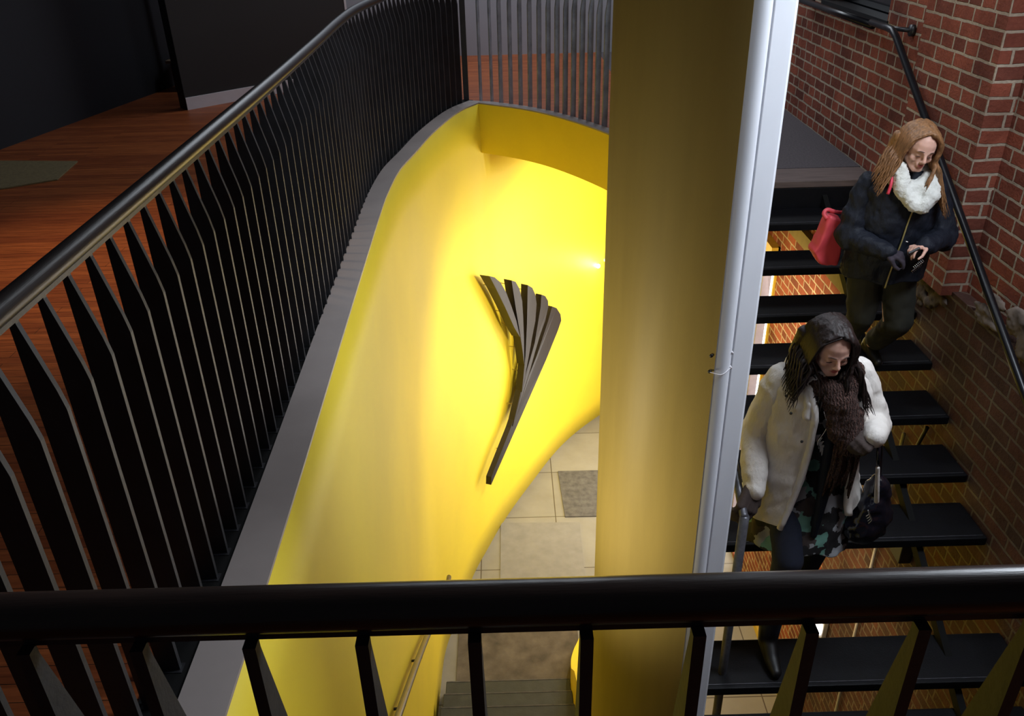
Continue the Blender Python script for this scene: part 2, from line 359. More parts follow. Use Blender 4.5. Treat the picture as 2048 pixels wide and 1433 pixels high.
# timber floor with the stairwell cut out
fl = [(-6.5, -2.5), (-.84, -2.5)]+[(p.x, p.y) for p in outL]+[(p.x, p.y) for p in outA[1:]]+[(1.17, 5.45), (1.17, 10.75), (-6.5, 10.75)]
struct(MB().prism([(x, y, 0) for x, y in fl], (0, 0, -.42)).build('floor', M_['floor']))
struct(MB().box(-.84, 2.5, -2.5, .5, -.42, 0).build('floor_near', M_['floor']))
struct(MB().box(1.1705, 2.48, 5.75, 10.75, -.42, 0).build('floor_landing', M_['landing']))
# far wall, dark wall, angled charcoal wall
struct(MB().box(-6.5, 2.6, 10.75, 10.9, -.42, 4.2).build('wall_back', M_['greywall']))
struct(MB().prism([(-5.2, 2.09, 0), (-3.2, 10.75, 0), (-3.35, 10.75, 0), (-5.35, 2.09, 0)], (0, 0, 4.2)).build('wall_far_left', M_['navy']))
struct(MB().prism([(-3.0, 8.13, 0), (-1.63, 9.425, 0), (-1.72, 9.52, 0), (-3.07, 8.24, 0)], (0, 0, 4.2)).build('wall_angled', M_['charcoal']))
struct(MB().prism([(-2.992, 8.122, 0), (-1.625, 9.414, 0), (-1.631, 9.424, 0), (-3.0, 8.131, 0)], (0, 0, .112)).build('baseboard_angled', M_['white']))
struct(MB().prism([(-3.0, 8.122, 0), (-3.003, 8.135, 0), (-3.09, 8.25, 0), (-3.105, 8.245, 0)], (0, 0, 4.2)).build('trim_4', M_['black']))
struct(MB().prism([(-1.631, 9.418, 0), (-1.612, 9.43, 0), (-1.70, 9.525, 0), (-1.72, 9.515, 0)], (0, 0, 4.2)).build('trim_8', M_['white']))
# lobby floor and lobby back
struct(MB().box(-1.5, 2.7, -1.5, 12.2, FL-.15, FL).build('floor_lobby', M_['tile']))
struct(MB().box(-.6, 2.7, 11.3, 11.45, FL, -.42).build('wall_lobby_back', M_['yellow']))
# brick wall in pieces (plane x = 2.48) with the niche, the pilaster and the window openings
BX = 2.48
def bw(y0, y1, z0, z1, x=BX, name='wall_right', m='brick'):
    return struct(MB().box(x, 2.9, y0, y1, z0, z1).build(name, M_[m]))
def wall_right():
    m = MB()
    ys = [-1.5, .65, 2.3, 3.3, 4.25, 5.1, 5.74, 6.95, 7.12, 9.7, 11.3]
    zs = [FL, -4.9, -1.2, -.28, .9, 1.05, 2.1, 3.4, 4.2]
    # list of solid rectangles in (y, z), each with its face x
    R = [(-1.5, 2.0, FL, -.28, 2.48), (-1.5, 2.0, -.28, 4.2, 2.48), (2.0, 3.2, FL, -.28, 2.48), (2.0, 3.2, -.28, 1.25, 2.48), (2.0, 3.2, 3.1, 4.2, 2.48), (3.2, 4.25, FL, -.28, 2.48),
         (3.2, 4.25, -.28, 4.2, 2.56), (5.1, 5.74, FL, 4.2, 2.48), (5.74, 7.12, FL, .93, 2.48), (5.74, 6.95, 2.3, 4.2, 2.48), (6.95, 7.12, .93, 4.2, 2.48),
         (4.25, 5.1, FL, -.3, 2.48), (4.25, 5.1, -.3, 4.2, 2.415), (7.12, 9.7, -1.15, 4.2, 2.48), (9.7, 11.3, FL, 4.2, 2.48), (7.12, 9.7, FL, -4.93, 2.48)]
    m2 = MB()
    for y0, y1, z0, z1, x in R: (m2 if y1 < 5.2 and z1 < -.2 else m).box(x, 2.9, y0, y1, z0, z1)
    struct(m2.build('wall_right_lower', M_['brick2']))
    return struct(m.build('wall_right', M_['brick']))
wall_right()
struct(MB().box(2.62, 2.68, 5.70, 7.0, .9, 2.35).build('window_1', M_['darkglass']))
struct(MB().box(2.47, 2.60, 5.72, 6.97, .905, .955).build('trim_5', M_['black']))
# upper window at the right, beyond the frame, where the daylight comes in
w2 = MB()
for y0, y1, z0, z1 in ((2.0, 2.06, 1.25, 3.1), (3.14, 3.2, 1.25, 3.1), (2.06, 3.14, 1.25, 1.31), (2.06, 3.14, 3.04, 3.1), (2.06, 3.14, 2.15, 2.19)): w2.box(2.56, 2.64, y0, y1, z0, z1)
struct(w2.build('window_2', M_['black']))
struct(MB().box(2.66, 2.67, 2.0, 3.2, 1.25, 3.1).build('window_3', emis('sky_glass', (.8, .9, 1, 1), 1.5)))
# street windows of the lobby
struct(MB().box(2.62, 2.64, 7.12, 9.7, -4.93, -1.15).build('window_4', M_['daylight']))
w5 = MB()
for y in (7.62, 8.35, 9.1): w5.box(2.52, 2.60, y, y+.07, -4.93, -1.15)
w5.box(2.52, 2.60, 7.12, 9.7, -3.2, -3.12)
struct(w5.build('window_5', simple('grey_mullion', srgb(110, 100, 110), .5)))
w6 = MB(); w6.box(2.46, 2.6, 7.12, 7.15, -4.93, -1.15); w6.box(2.40, 2.6, 7.12, 9.7, -1.30, -1.15)
struct(w6.build('trim_6', M_['yframe']))
struct(MB().box(2.44, 2.485, 2.6, 7.1, FL, FL+.09).build('baseboard_right', M_['yframe']))
struct(MB().box(2.42, 2.48, 5.2, 7.05, -.88, -.76).build('trim_7', simple('olive_beam', srgb(108, 92, 52), .7)))

# ================================================================== COLUMN
col = thing('column', 'tall square steel column with gold-brown face and pale grey edge, between yellow wall and stairs', 'column', (.5, 2.5, FL))
front = [(.297, 2.47), (.301, 2.462), (.62, 2.27), (.652, 2.262)]
ap = [(.640-.326*math.cos(math.radians(a)), 2.60-.312*math.sin(math.radians(a))**.85, FL) for a in range(0, 91, 6)]
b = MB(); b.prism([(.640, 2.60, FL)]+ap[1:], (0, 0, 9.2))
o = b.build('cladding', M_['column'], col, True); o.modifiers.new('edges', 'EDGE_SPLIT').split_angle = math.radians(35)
rr_ = [(.6405, 2.2895, FL)]
for k in range(9):
    a = PI/2+(-PI/2+.35)*0 - k/8*1.25 ; rr_.append((.641+.066*math.sin((k+1)/9*1.5), 2.356-.066*math.cos((k+1)/9*1.5), FL))
rr_ += [(.7055, 2.60, FL), (.6405, 2.60, FL)]
b = MB().prism(rr_, (0, 0, 9.2)); o = b.build('rounded_edge', M_['flange'], col, True); o.modifiers.new('edges', 'EDGE_SPLIT').split_angle = math.radians(35)
b = MB().prism([(.706, 2.350, FL), (.712, 2.346, FL), (.786, 2.405, FL), (.80, 2.43, FL), (.80, 2.60, FL), (.706, 2.60, FL)], (0, 0, 9.2)); bevel(b.build('flange', M_['flange'], col), .003)
for x, z in ((.626, .452), (.626, .395)):
    b = MB().tube([(x, 2.295, z), (x, 2.2865, z)], .006, 10); o = b.build('bolt', M_['black'], col, True); 
for x, z in ((.700, .440), (.701, .386)):
    b = MB().tube([(x, 2.335, z), (x+.002, 2.322, z)], .0045, 10); o = b.build('screw', M_['white'], col, True)
b = MB().tube(cr([(.626, 2.284, .395), (.665, 2.288, .383), (.702, 2.323, .386)], 6), .0012, 6); b.build('wire', M_['white'], col, True)

# ================================================================== RAILINGS
SP = .109
def fin_poly(w, h, taper=.2, neck=.014):
    # profile in (u, z): u = 0 on the room side, u = w on the stairwell side
    return [(0, 0), (w, 0), (w, h-taper), (w*.86, h-taper+.045), (neck, h-.012), (neck, h), (0, h)]
def fin(root, base, U, T, w=.056, th=.0127, h=1.085, z0=0.0, mat='fin', taper=.2):
    P = [base+U*u+Vector((0, 0, z0+z))-T*th/2 for u, z in fin_poly(w, h, taper)]
    b = MB().prism(P, T*th)
    return b.build('baluster', M_[mat], root)
# near railing, along x
near = thing('railing', 'near railing crossing the bottom of the view with a thick dark round handrail', 'railing', (0, .628, 0))
b = MB().tube([(-.93+.02*i, .628, 1.1) for i in range(166)], .0242, 28); b.build('handrail', M_['rail'], near, True)
b = MB().box(-.93, 2.4, .618, .640, 1.068, 1.079); b.build('rail_flat', M_['steel'], near)
for k in range(-8, 20):
    x = -.045+.1145*k
    bb = fin(near, Vector((x, .604, 0)), Vector((0, 1, 0)), Vector((1, 0, 0)), w=.062, th=.0135, h=1.07, mat='fin', taper=.26)
b = MB().box(-.85, 2.4, .596, .672, 0.0, .012); b.build('base_bar', M_['steel'], near)
# left railing, following the curb
lr = thing('railing', 'long black fin railing curving along the timber floor above the yellow wall', 'railing', (-.915, .628, 0))
path = [Vector((-.915, .628+.1*i, 0)) for i in range(0, 46)]
ctr = offs(LEFT, .045+CW)
far = [p for p in ctr if p.y > 5.35]
hp = path[:46]+[Vector(p) for p in far[2:]]
hp = [Vector((-.915, .64, 0)), Vector((-.915, 1.5, 0)), Vector((-.92, 2.5, 0)), Vector((-.925, 3.5, 0)), Vector((-.94, 4.5, 0)), Vector((-.955, 5.2, 0)), Vector((-.945, 5.8, 0)), Vector((-.875, 6.4, 0)), Vector((-.78, 7.0, 0)), Vector((-.62, 7.65, 0)), Vector((-.43, 8.1, 0)), Vector((-.36, 8.24, 0))]
HP = cr(hp, 10)
arcp = offs(ARC, .15)
AP = [Vector((-.36, 8.24, 0))]+[p for p in arcp if p.x > -.1]
def resample(path, step, start=0):
    out = []; acc = start; 
    for a, c in zip(path[:-1], path[1:]):
        L = (c-a).length
        while acc <= L: out.append((a.lerp(c, acc/L), (c-a).normalized())); acc += step
        acc -= L
    return out
b = MB().tube([Vector((p.x, p.y, 1.1)) for p in HP], .0242, 24); b.build('handrail', M_['rail2'], lr, True)
b = MB()
for a, c in zip(HP[:-1], HP[1:]): b.prism([(a.x-.011, a.y, 1.068), (a.x+.011, a.y, 1.068), (c.x+.011, c.y, 1.068), (c.x-.011, c.y, 1.068)], (0, 0, .011))
b.build('rail_flat', M_['steel'], lr)
for p, t in resample(HP, SP, .11):
    if p.y > 8.12: continue
    n = Vector((t.y, -t.x, 0))
    fin(lr, p-n*.012, n, t, mat='fin', h=1.07)
for p, t in resample(HP, SP, .11):
    if p.y > 8.12: continue
    n = Vector((t.y, -t.x, 0)); q = p-n*.016
    b = MB().prism([q-t*.016, q+n*.066-t*.016, q+n*.066+t*.016, q+t*.016], (0, 0, .008)); b.build('foot_plate', M_['steel'], lr)
b = MB(); hl, hr = offs(HP, .03), offs(HP, -.072)
for a, c, d_, e in zip(hl[:-1], hl[1:], hr[1:], hr[:-1]): b.prism([(a.x, a.y, .0), (c.x, c.y, .0), (d_.x, d_.y, .0), (e.x, e.y, .0)], (0, 0, .006))
b.build('base_bar', M_['mblack'], lr)
# far railing on the arc
fr = thing('railing', 'far railing of upright steel fins along the curved edge before the grey wall', 'railing', (-.36, 8.24, 0))
b = MB().tube([Vector((p.x, p.y, 1.1)) for p in AP], .0242, 20); b.build('handrail', M_['rail2'], fr, True)
MB().box(-.385, -.335, 8.215, 8.265, 0, 1.09).build('corner_post', M_['steel'], fr)
lf = simple('lit_fin_steel', (.26, .28, .32, 1), .55, metal=.2, var=.3, scale=9, bump=.15, bscale=80)  # light on the far fins put into a paler steel colour
M_['fin_lit'] = lf
for p, t in resample(AP, .112, .16):
    n = Vector((t.y, -t.x, 0))
    if n.y > 0 and p.x < 1: n = n
    fin(fr, p-n*.0, n, t, mat='fin_lit', w=.05, h=1.07)

# ================================================================== LEFT ROOM
rug = MB().prism([(-3.28, 6.40, .001), (-3.22, 5.93, .001), (-3.53, 5.74, .001), (-4.05, 5.72, .001), (-4.08, 6.49, .001)], (0, 0, .009)).build('rug', M_['rug']); tag(rug, 'olive rug with cut corners lying on the timber floor', 'rug')
st = thing('pedestal_stand', 'brown pedestal with flat lip in the dark corner beside the angled wall', 'stand', (-3.3, 9.2, 0))
b = MB().prism([(-3.44, 9.1, 0), (-3.2, 9.1, 0), (-3.2, 9.34, 0), (-3.44, 9.34, 0)], (0, 0, .27)); bevel(b.build('body', M_['stand'], st), .01)
bevel(MB().box(-3.475, -3.17, 9.07, 9.37, .27, .30).build('lip', M_['tan'], st), .006)
bevel(MB().box(-3.445, -3.385, 9.18, 9.24, .30, 2.6).build('post', M_['tan'], st), .004)

# ================================================================== SCULPTURE
sc = thing('wall_sculpture', 'dark bronze fan of five curved blades mounted on the yellow wall', 'sculpture', (0, 8.2, -3))
BL = {
 1: [(-0.233, 7.674, -1.585), (-0.183, 7.789, -1.649), (-0.124, 7.901, -1.76), (-0.073, 7.99, -1.905), (-0.021, 8.078, -2.108), (0.032, 8.167, -2.336), (0.067, 8.223, -2.564), (0.005, 8.117, -2.385), (-0.086, 7.959, -2.067), (-0.172, 7.802, -1.782)],
 2: [(-0.001, 8.124, -1.836), (0.043, 8.2, -1.888), (0.082, 8.263, -1.998), (0.11, 8.307, -2.165), (0.118, 8.319, -2.358), (0.122, 8.316, -2.644), (0.119, 8.303, -2.963), (0.102, 8.279, -2.76), (0.072, 8.231, -2.483), (0.036, 8.178, -2.176)],
 3: [(0.186, 8.441, -2.039), (0.239, 8.528, -2.113), (0.274, 8.589, -2.226), (0.287, 8.611, -2.352), (0.27, 8.579, -2.549), (0.231, 8.508, -2.709), (0.171, 8.396, -2.986), (0.095, 8.25, -3.297), (0.117, 8.295, -3.109), (0.145, 8.353, -2.881), (0.17, 8.402, -2.496)],
 4: [(0.357, 8.73, -2.294), (0.405, 8.815, -2.354), (0.44, 8.88, -2.444), (0.444, 8.884, -2.526), (0.404, 8.813, -2.67), (0.305, 8.636, -2.858), (0.186, 8.42, -3.205), (-0.031, 7.991, -3.681), (0.042, 8.144, -3.448), (0.13, 8.318, -3.184), (0.267, 8.568, -2.841), (0.347, 8.712, -2.44)],
 5: [(0.504, 8.994, -2.576), (0.565, 9.105, -2.655), (0.618, 9.198, -2.784), (0.63, 9.219, -2.879), (0.588, 9.147, -2.968), (0.421, 8.844, -3.224), (0.142, 8.332, -3.57), (-0.257, 7.411, -3.977), (-0.251, 7.437, -3.888), (-0.026, 8.003, -3.626), (0.147, 8.348, -3.286), (0.303, 8.631, -3.04), (0.453, 8.902, -2.716)]}
def wall_n(p):
    best = min(range(1, len(bc)-1), key=lambda i: (tc[i].lerp(bc[i], min(max(-p[2]/5, 0), 1))-Vector((p[0], p[1], 0))).length)
    w = min(max(-p[2]/5, 0), 1); t = (tc[best+1].lerp(bc[best+1], w)-tc[best-1].lerp(bc[best-1], w)).normalized()
    return Vector((t.y, -t.x, 0))
for k, L in BL.items():
    L = [Vector(p) for p in L]; n = len(L); NN = [wall_n(p) for p in L]
    av = Vector((0, 0, 0))
    for q in NN: av += q
    sh = .011*(5-k); depth = .062+sh; L = [p+q*sh for p, q in zip(L, NN)]
    vs = L+[p-q*depth for p, q in zip(L, NN)]
    m = MB().add(vs, [tuple(range(n)), tuple(range(2*n-1, n-1, -1))]+[(i, i+n, (i+1) % n+n, (i+1) % n) for i in range(n)])
    m.build('blade', M_['sculpt'], sc)
PINS = [(-0.089, 8.249, -1.924), (0.085, 8.545, -2.125), (-0.147, 8.135, -2.195), (-0.095, 8.224, -2.389), (-0.018, 8.353, -2.751), (0.01, 8.392, -3.075), (-0.063, 8.248, -3.441), (-0.201, 7.949, -3.864), (-0.06, 8.295, -2.081), (-0.26, 7.939, -1.799)]
for p in PINS:
    p = Vector(p); q = wall_n(p); d = q*.075+Vector((q.y*-.0, 0, 0)); MB().tube([p-q*.01, p+q*.09], .004, 6).build('mounting_pin', M_['pin'], sc)

# small wall spotlight half behind the column
lp = thing('wall_lamp', 'small white spotlight glowing on the yellow wall beside the column', 'lamp', (1.2, 10.05, -2.55))
n_ = wall_n((1.25, 10.23, -2.51)); pw = Vector((1.262, 10.25, -2.515))
MB().tube([pw, pw+n_*.05], .028, 16).build('wall_plate', M_['white'], lp, True)
MB().cap(pw+n_*.05, pw+n_*.09+Vector((-.03, -.02, -.02)), .028, .03).build('lamp_head', M_['white'], lp, True)
bc_ = Vector((1.165, 10.10, -2.545)); MB().ball(bc_, .026, 16).build('bulb', M_['lamp'], lp, True)
point('wall_lamp_light', bc_+n_*.16, 7, (1, .88, .62), .05)

# ================================================================== LOBBY FLOOR THINGS
def flat(name, pts, z, h, mat, label, cat, group=None):
    o = MB().prism([(x, y, z) for x, y in pts], (0, 0, h)).build(name, M_[mat]); tag(o, label, cat, group); return o
flat('floor_mat', [(.58, 8.98), (1.5, 8.97), (1.5, 8.04), (.61, 8.05)], FL+.001, .012, 'mat', 'charcoal square mat farthest away on the lobby tiles', 'mat')
flat('floor_mat', [(-.18, 7.97), (.78, 7.94), (.76, 6.85), (-.19, 6.87)], FL+.001, .01, 'mat2', 'light grey mat in the middle of the lobby tiles', 'mat')
flat('floor_mat', [(-.62, 6.55), (.62, 6.5), (.60, 5.56), (-.62, 5.56)], FL+.001, .014, 'mat3', 'large stained brown-grey mat at the foot of the stone steps', 'mat')
ls = thing('staircase', 'dark stone steps rising from the lobby along the yellow wall', 'staircase', (-.1, 5.5, FL))
for k in range(9):
    b = MB().box(-.70, .476, 5.50-.28*(k+1)-.02, 5.50-.28*k, FL, FL+.17*(k+1)-.0)
    o = bevel(b.build('step', M_['stone'], ls), .006)
    MB().box(-.695, .47, 5.50-.28*k-.012, 5.50-.28*k-.001, FL+.17*(k+1)-.006, FL+.17*(k+1)+.003).build('nosing', M_['mat'], o)
lh = thing('wall_handrail', 'satin metal handrail on brackets along the lower yellow wall', 'handrail', (-.69, 4.5, -3.2))
RP = cr([(-.655, 6.05, -4.02), (-.665, 5.6, -3.90), (-.685, 5.2, -3.66), (-.70, 4.78, -3.37), (-.695, 4.1, -2.9), (-.68, 3.1, -2.24), (-.665, 2.2, -1.66)], 8)
MB().tube(RP, .022, 14).build('tube_rail', M_['brass'], lh, True)
for y in (5.9, 5.0, 4.25, 3.3):
    q = min(RP, key=lambda p: abs(p.y-y)); w = -.77 if y < 5.4 else -.755
    MB().tube(cr([q, q+Vector((-.01, 0, -.07)), Vector((w-.005, q.y, q.z-.09))], 5), .009, 8).build('bracket', M_['steel'], lh, True)
# low curved yellow balustrade at the right of the stone steps
RW = cr([(.64, 6.12, 0), (.585, 5.93, 0), (.53, 5.75, 0), (.485, 5.5, 0), (.48, 5.1, 0), (.485, 4.0, 0), (.49, 2.9, 0)], 8)
ow = offs(RW, -.10) if True else RW
vs = []; n = len(RW)
def rz(y): return FL+.06+max(0, min(1, (6.2-y)*.9))*.5+max(0, 5.4-y)*.61
if (ow[5]-Vector((.585, 5.93, 0))).x < 0: ow = offs(RW, .10)
vs = [(p.x, p.y, FL) for p in RW]+[(p.x, p.y, FL) for p in ow]+[(p.x, p.y, rz(p.y)) for p in RW]+[(p.x, p.y, rz(p.y)) for p in ow]; fs = []
for i in range(n-1):
    fs += [(i, i+1, 2*n+i+1, 2*n+i), (n+i, 3*n+i, 3*n+i+1, n+i+1), (2*n+i, 2*n+i+1, 3*n+i+1, 3*n+i), (i, n+i, n+i+1, i+1)]
fs += [(0, 2*n, 3*n, n), (n-1, 2*n-1, 4*n-1, 3*n-1)]
struct(MB().add(vs, fs).build('wall_low_curved', M_['yellow'], smooth=False))

# ================================================================== STEEL STAIR
ss = thing('staircase', 'open black stair of thick treads descending beside the brick wall', 'staircase', (1.6, 5.45, 0))
G, RS, Y0 = .3, .1833, 5.4536
TX0 = .815
bevel(MB().box(TX0, 2.475, Y0+.005, 5.75, -.05, -.002).build('landing_plate', M_['nosing'], ss), .006)
bevel(MB().box(TX0, 2.475, Y0+.003, Y0+.022, -.26, -.051).build('fascia', M_['tread'], ss), .003)
tr = []
for k in range(1, 14):
    y = Y0-G*k; z = -.006-RS*k
    o = bevel(MB().box(TX0, 2.475, y, y+.30, z-.05, z).build('tread', M_['tread'], ss), .006)
    MB().box(TX0+.01, 2.46, y+.022, y+.026, z-.001, z+.0025).build('nosing_strip', M_['post'], o)
def stringer(x, w, top=-.09, dep=.07):
    y1, z1 = Y0-.0, -.1; y2 = Y0-G*13.6; z2 = -.1-RS*13.6
    w = min(w, .034); return MB().prism([(x, y1, z1), (x, y1, z1-dep), (x, y2, z2-dep), (x, y2, z2)], (w, 0, 0)).build('stringer', M_['mblack'], ss)
stringer(2.13, .05); stringer(.82, .05)
# newel post with the short end of handrail the woman holds
np_ = thing('handrail', 'worn round steel newel post and rail under the gloved hand, left of the treads', 'handrail', (1.0, 2.85, -1.655))
MB().tube([(1.0, 2.85, -2.6), (1.0, 2.85, -.67)], .021, 16).build('newel_post', M_['post'], np_, True)
MB().tube(cr([(1.0, 2.85, -.68), (1.0, 2.93, -.645), (.995, 3.2, -.48), (.98, 3.7, -.17), (.94, 4.4, .26), (.90, 5.2, .74)], 6), .019, 14).build('tube_rail', M_['post'], np_, True)
# handrail on the brick wall
wh = thing('wall_handrail', 'slim black round handrail fixed to the brick wall above the treads', 'handrail', (2.38, 4.4, .3))
MB().tube([(2.375, 2.2, -1.02), (2.375, 3.3, -.345), (2.375, 5.33, .915), (2.375, 5.40, .945), (2.375, 5.46, .95), (2.375, 5.73, .95)], .021, 16).build('tube_rail', M_['gloss_black'], wh, True)
for y, z in ((4.78, .575), (3.2, -.40)):
    MB().tube(cr([(2.38, y, z-.01), (2.385, y, z-.06), (2.44, y, z-.075)], 5), .011, 8).build('bracket', M_['steel'], wh, True)
    MB().tube([(2.43, y, z-.075), (2.477 if y < 4 else 2.415, y, z-.075)], .03, 14).build('bracket_plate', M_['steel'], wh, True)
MB().tube([(2.375, 5.46, .95), (2.475, 5.34, .95)], .014, 10).build('bracket', M_['steel'], wh, True)
MB().tube([(2.455, 5.34, .95), (2.478, 5.34, .95)], .034, 16).build('bracket_plate', M_['steel'], wh, True)
lh2 = thing('wall_handrail', 'level black rail along the landing below the dark window', 'handrail', (2.40, 6.5, .93))
MB().tube([(2.40, 5.76, .925), (2.40, 7.25, .925)], .024, 14).build('tube_rail', M_['gloss_black'], lh2, True)
MB().tube([(2.40, 7.15, .925), (2.478, 7.15, .925)], .018, 12).build('bracket', M_['steel'], lh2, True)
MB().tube([(2.40, 5.85, .925), (2.478, 5.85, .925)], .018, 12).build('bracket', M_['steel'], lh2, True)
# conduit on the brick wall under the stair
cn = MB().tube([(2.46, 4.35, FL), (2.46, 4.35, -1.3)], .012, 10).build('wall_conduit', M_['conduit'], smooth=True); tag(cn, 'thin pale vertical conduit on the brick seen between the lower treads', 'pipe')
jb = thing('junction_box', 'dark utility box with bent cable on the brick below the treads', 'box', (2.3, 4.1, -2.0))
bevel(MB().box(2.40, 2.478, 3.95, 4.09, -2.02, -1.72).build('box_body', M_['black'], jb), .006)
MB().tube(cr([(2.45, 4.02, -1.72), (2.40, 4.1, -1.5), (2.44, 4.15, -1.3), (2.46, 4.12, -1.1)], 6), .012, 8).build('cable', M_['black'], jb, True)
# small bright lamp below the stair
sl = thing('wall_lamp', 'bright white glowing lamp low on the brick below the treads', 'lamp', (2.4, 4.84, -3.5))
bevel(MB().box(2.44, 2.478, 4.78, 4.94, -3.62, -3.42).build('backplate', M_['conduit'], sl), .005)
MB().ball((2.43, 4.86, -3.52), (.03, .07, .09), 16).build('glass', M_['daylight'], sl, True)
# rubble and a broken brick in the niche ledge
def rubble(c, r, mat, label, seed, name='rubble'):
    random.seed(seed); b = MB()
    for i in range(14):
        b.ball(Vector(c)+Vector((random.uniform(-.1, .3)*r[0], random.uniform(-.8, .8)*r[1], random.uniform(-.7, .7)*r[2])), (r[0]*.6, r[1]*random.uniform(.2, .45), r[2]*random.uniform(.15, .35)), 8)
    o = b.build(name, M_[mat], smooth=True); remesh(o, .01, 1); displace(o, .03, .02); displace(o, .012, .008); tag(o, label, 'rubble'); return o
rubble((2.475, 4.45, -.42), (.03, .18, .13), 'plaster', 'pale broken mortar patch on the brick left of the wall handrail', 3, 'mortar_patch')
rubble((2.475, 3.75, -.20), (.03, .28, .12), 'plaster', 'rough lime rubble ledge in the brick right of the wall handrail', 5, 'mortar_patch')
o = MB().ball((2.50, 3.26, -.27), (.07, .09, .17), 12).build('broken_brick', M_['orange_brick'], smooth=True); remesh(o, .012, 2); displace(o, .06, .04); tag(o, 'rounded orange broken brick at the right edge beside the handrail', 'brick')
#PEOPLE#
# ================================================================== PEOPLE
def frame(C, f, u):
    f = Vector(f).normalized(); u = Vector(u); u = (u-f*u.dot(f)).normalized(); x = f.cross(u)   # x = the person's right
    O = Vector(C)-u*.115
    R = Matrix((x, f, u)).transposed()
    def T(x_, y_, z_): return O+R @ Vector((x_, y_, z_))
    return T, R
def head_caps(b, T, R, s=1.0):
    B = lambda p, r: b.ball(T(p[0]*s, p[1]*s, p[2]*s), (r[0]*s, r[1]*s, r[2]*s), 16, R)
    K = lambda p, q, r1, r2: b.cap(T(*[c*s for c in p]), T(*[c*s for c in q]), r1*s, r2*s, 12)
    B((0, -.015, .132), (.073, .092, .083)); B((0, .025, .115), (.064, .062, .075)); B((0, .03, .06), (.052, .052, .055))
    K((-.012, .07, .016), (.012, .07, .016), .017, .017)                       # chin
    K((-.05, .0, .055), (-.02, .06, .018), .018, .014); K((.05, .0, .055), (.02, .06, .018), .018, .014)   # jaw
    B((-.036, .056, .066), (.022, .02, .02)); B((.036, .056, .066), (.022, .02, .02))                     # cheeks
    K((0, .083, .104), (0, .103, .071), .0075, .0105)                           # nose bridge
    K((-.011, .094, .066), (.011, .094, .066), .0075, .0075)
    K((-.038, .071, .112), (-.012, .083, .109), .008, .0075); K((.038, .071, .112), (.012, .083, .109), .008, .0075)   # brows
    K((-.014, .083, .044), (.014, .083, .044), .009, .009)                      # mouth mound
    B((-.03, .070, .093), (.0135, .0115, .010)); B((.03, .070, .093), (.0135, .0115, .010))                # eyelids
    for q in (-1, 1): B((q*.073, -.005, .085), (.008, .018, .03))               # ears
def arm_caps(b, sh, el, wr, r=(.045, .037, .03, .024)):
    b.cap(sh, el, r[0], r[1]); b.cap(el, wr, r[2]+.004, r[3])
def hand_caps(b, wr, D, N, T, curl=.5, s=1.0, infl=0):
    """wr wrist, D towards knuckles, N palm side, T thumb side"""
    D = Vector(D).normalized(); N = Vector(N); N = (N-D*N.dot(D)).normalized(); Tt = D.cross(N); 
    if Tt.dot(Vector(T)) < 0: Tt = -Tt
    wr = Vector(wr)
    for i, (o, L, r) in enumerate(((.029, .066, .0086), (.010, .075, .0088), (-.010, .069, .0085), (-.028, .054, .0076))):
        k = wr+(D*.082+Tt*o)*s; b.cap(wr+Tt*o*.55*s+D*.008*s, k, (.0135+infl)*s, (.0115+infl)*s, 10)
        a = curl*(.55+.1*i); p = k; dd = D
        for j, fr_ in enumerate((.45, .3, .25)):
            a2 = a*(j+1) if j < 2 else a*2.7
            dd = D*math.cos(a2)+N*math.sin(a2); q = p+dd*L*fr_*s; rr0 = (r+infl-.0007*j)*s; b.cap(p, q, rr0, rr0-.0006*s, 10); p = q
    p = wr+(D*.02+Tt*.022)*s; q = p+(D*.035+Tt*.026+N*.012)*s; t2 = q+(D*.028+Tt*.002+N*.016*(1+curl))*s; t3 = t2+(D*.02-Tt*.006+N*.012)*s
    b.cap(p, q, (.0145+infl)*s, (.0115+infl)*s, 10); b.cap(q, t2, (.0105+infl)*s, (.009+infl)*s, 10); b.cap(t2, t3, (.009+infl)*s, (.0075+infl)*s, 10)
def foot_caps(b, an, d, s=1, infl=0, z=0):
    d = Vector(d).normalized(); an = Vector(an); h = z+.03*s
    heel = Vector((an.x, an.y, h))-d*.035*s; ball_ = Vector((an.x, an.y, h-.002))+d*.11*s; toe = Vector((an.x, an.y, h-.008))+d*.165*s
    b.cap(an, heel, (.034+infl)*s, (.028+infl)*s); b.cap(heel, ball_, (.028+infl)*s, (.03+infl)*s); b.cap(ball_, toe, (.03+infl)*s, (.021+infl)*s); b.cap(an, ball_, (.034+infl)*s, (.026+infl)*s)
def strands(b, T, R, s, side, ys, zlen, sway, r0=.013, out=.0, n=7, wob=.01, inset=0.):
    for i, y in enumerate(ys):
        yy = y; top = .218-.30*max(0, abs(y+.015)-.03)**1.25*1.9-.006
        zz = [T(side*.004*s, yy*s, (top-.002)*s), T(side*.04*s, (yy*1.04)*s, (top-.018)*s), T(side*(.070-inset)*s, (yy*1.05)*s, .155*s), T(side*(.084-inset)*s, (yy*1.05)*s, .10*s), T(side*(.088-inset)*s, (yy*1.0)*s, .055*s)]
        p = zz[-1]; L = zlen(i/(len(ys)-1))*random.uniform(.93, 1.06)
        for k in range(1, n+1):
            t = k/n; zz.append(p+Vector((sway[0]*t+math.sin(t*5+i)*wob, sway[1]*t+math.cos(t*4+i*2)*wob, -L*t+sway[2]*t*t)))
        P = cr(zz, 3); m = len(P); rs = [r0*s*(1-.12*(j/m))*(1 if j/m < .6 else max(.22, 1-(j/m-.6)*2.1)) for j in range(m)]
        b.tube(P, rs, 7)
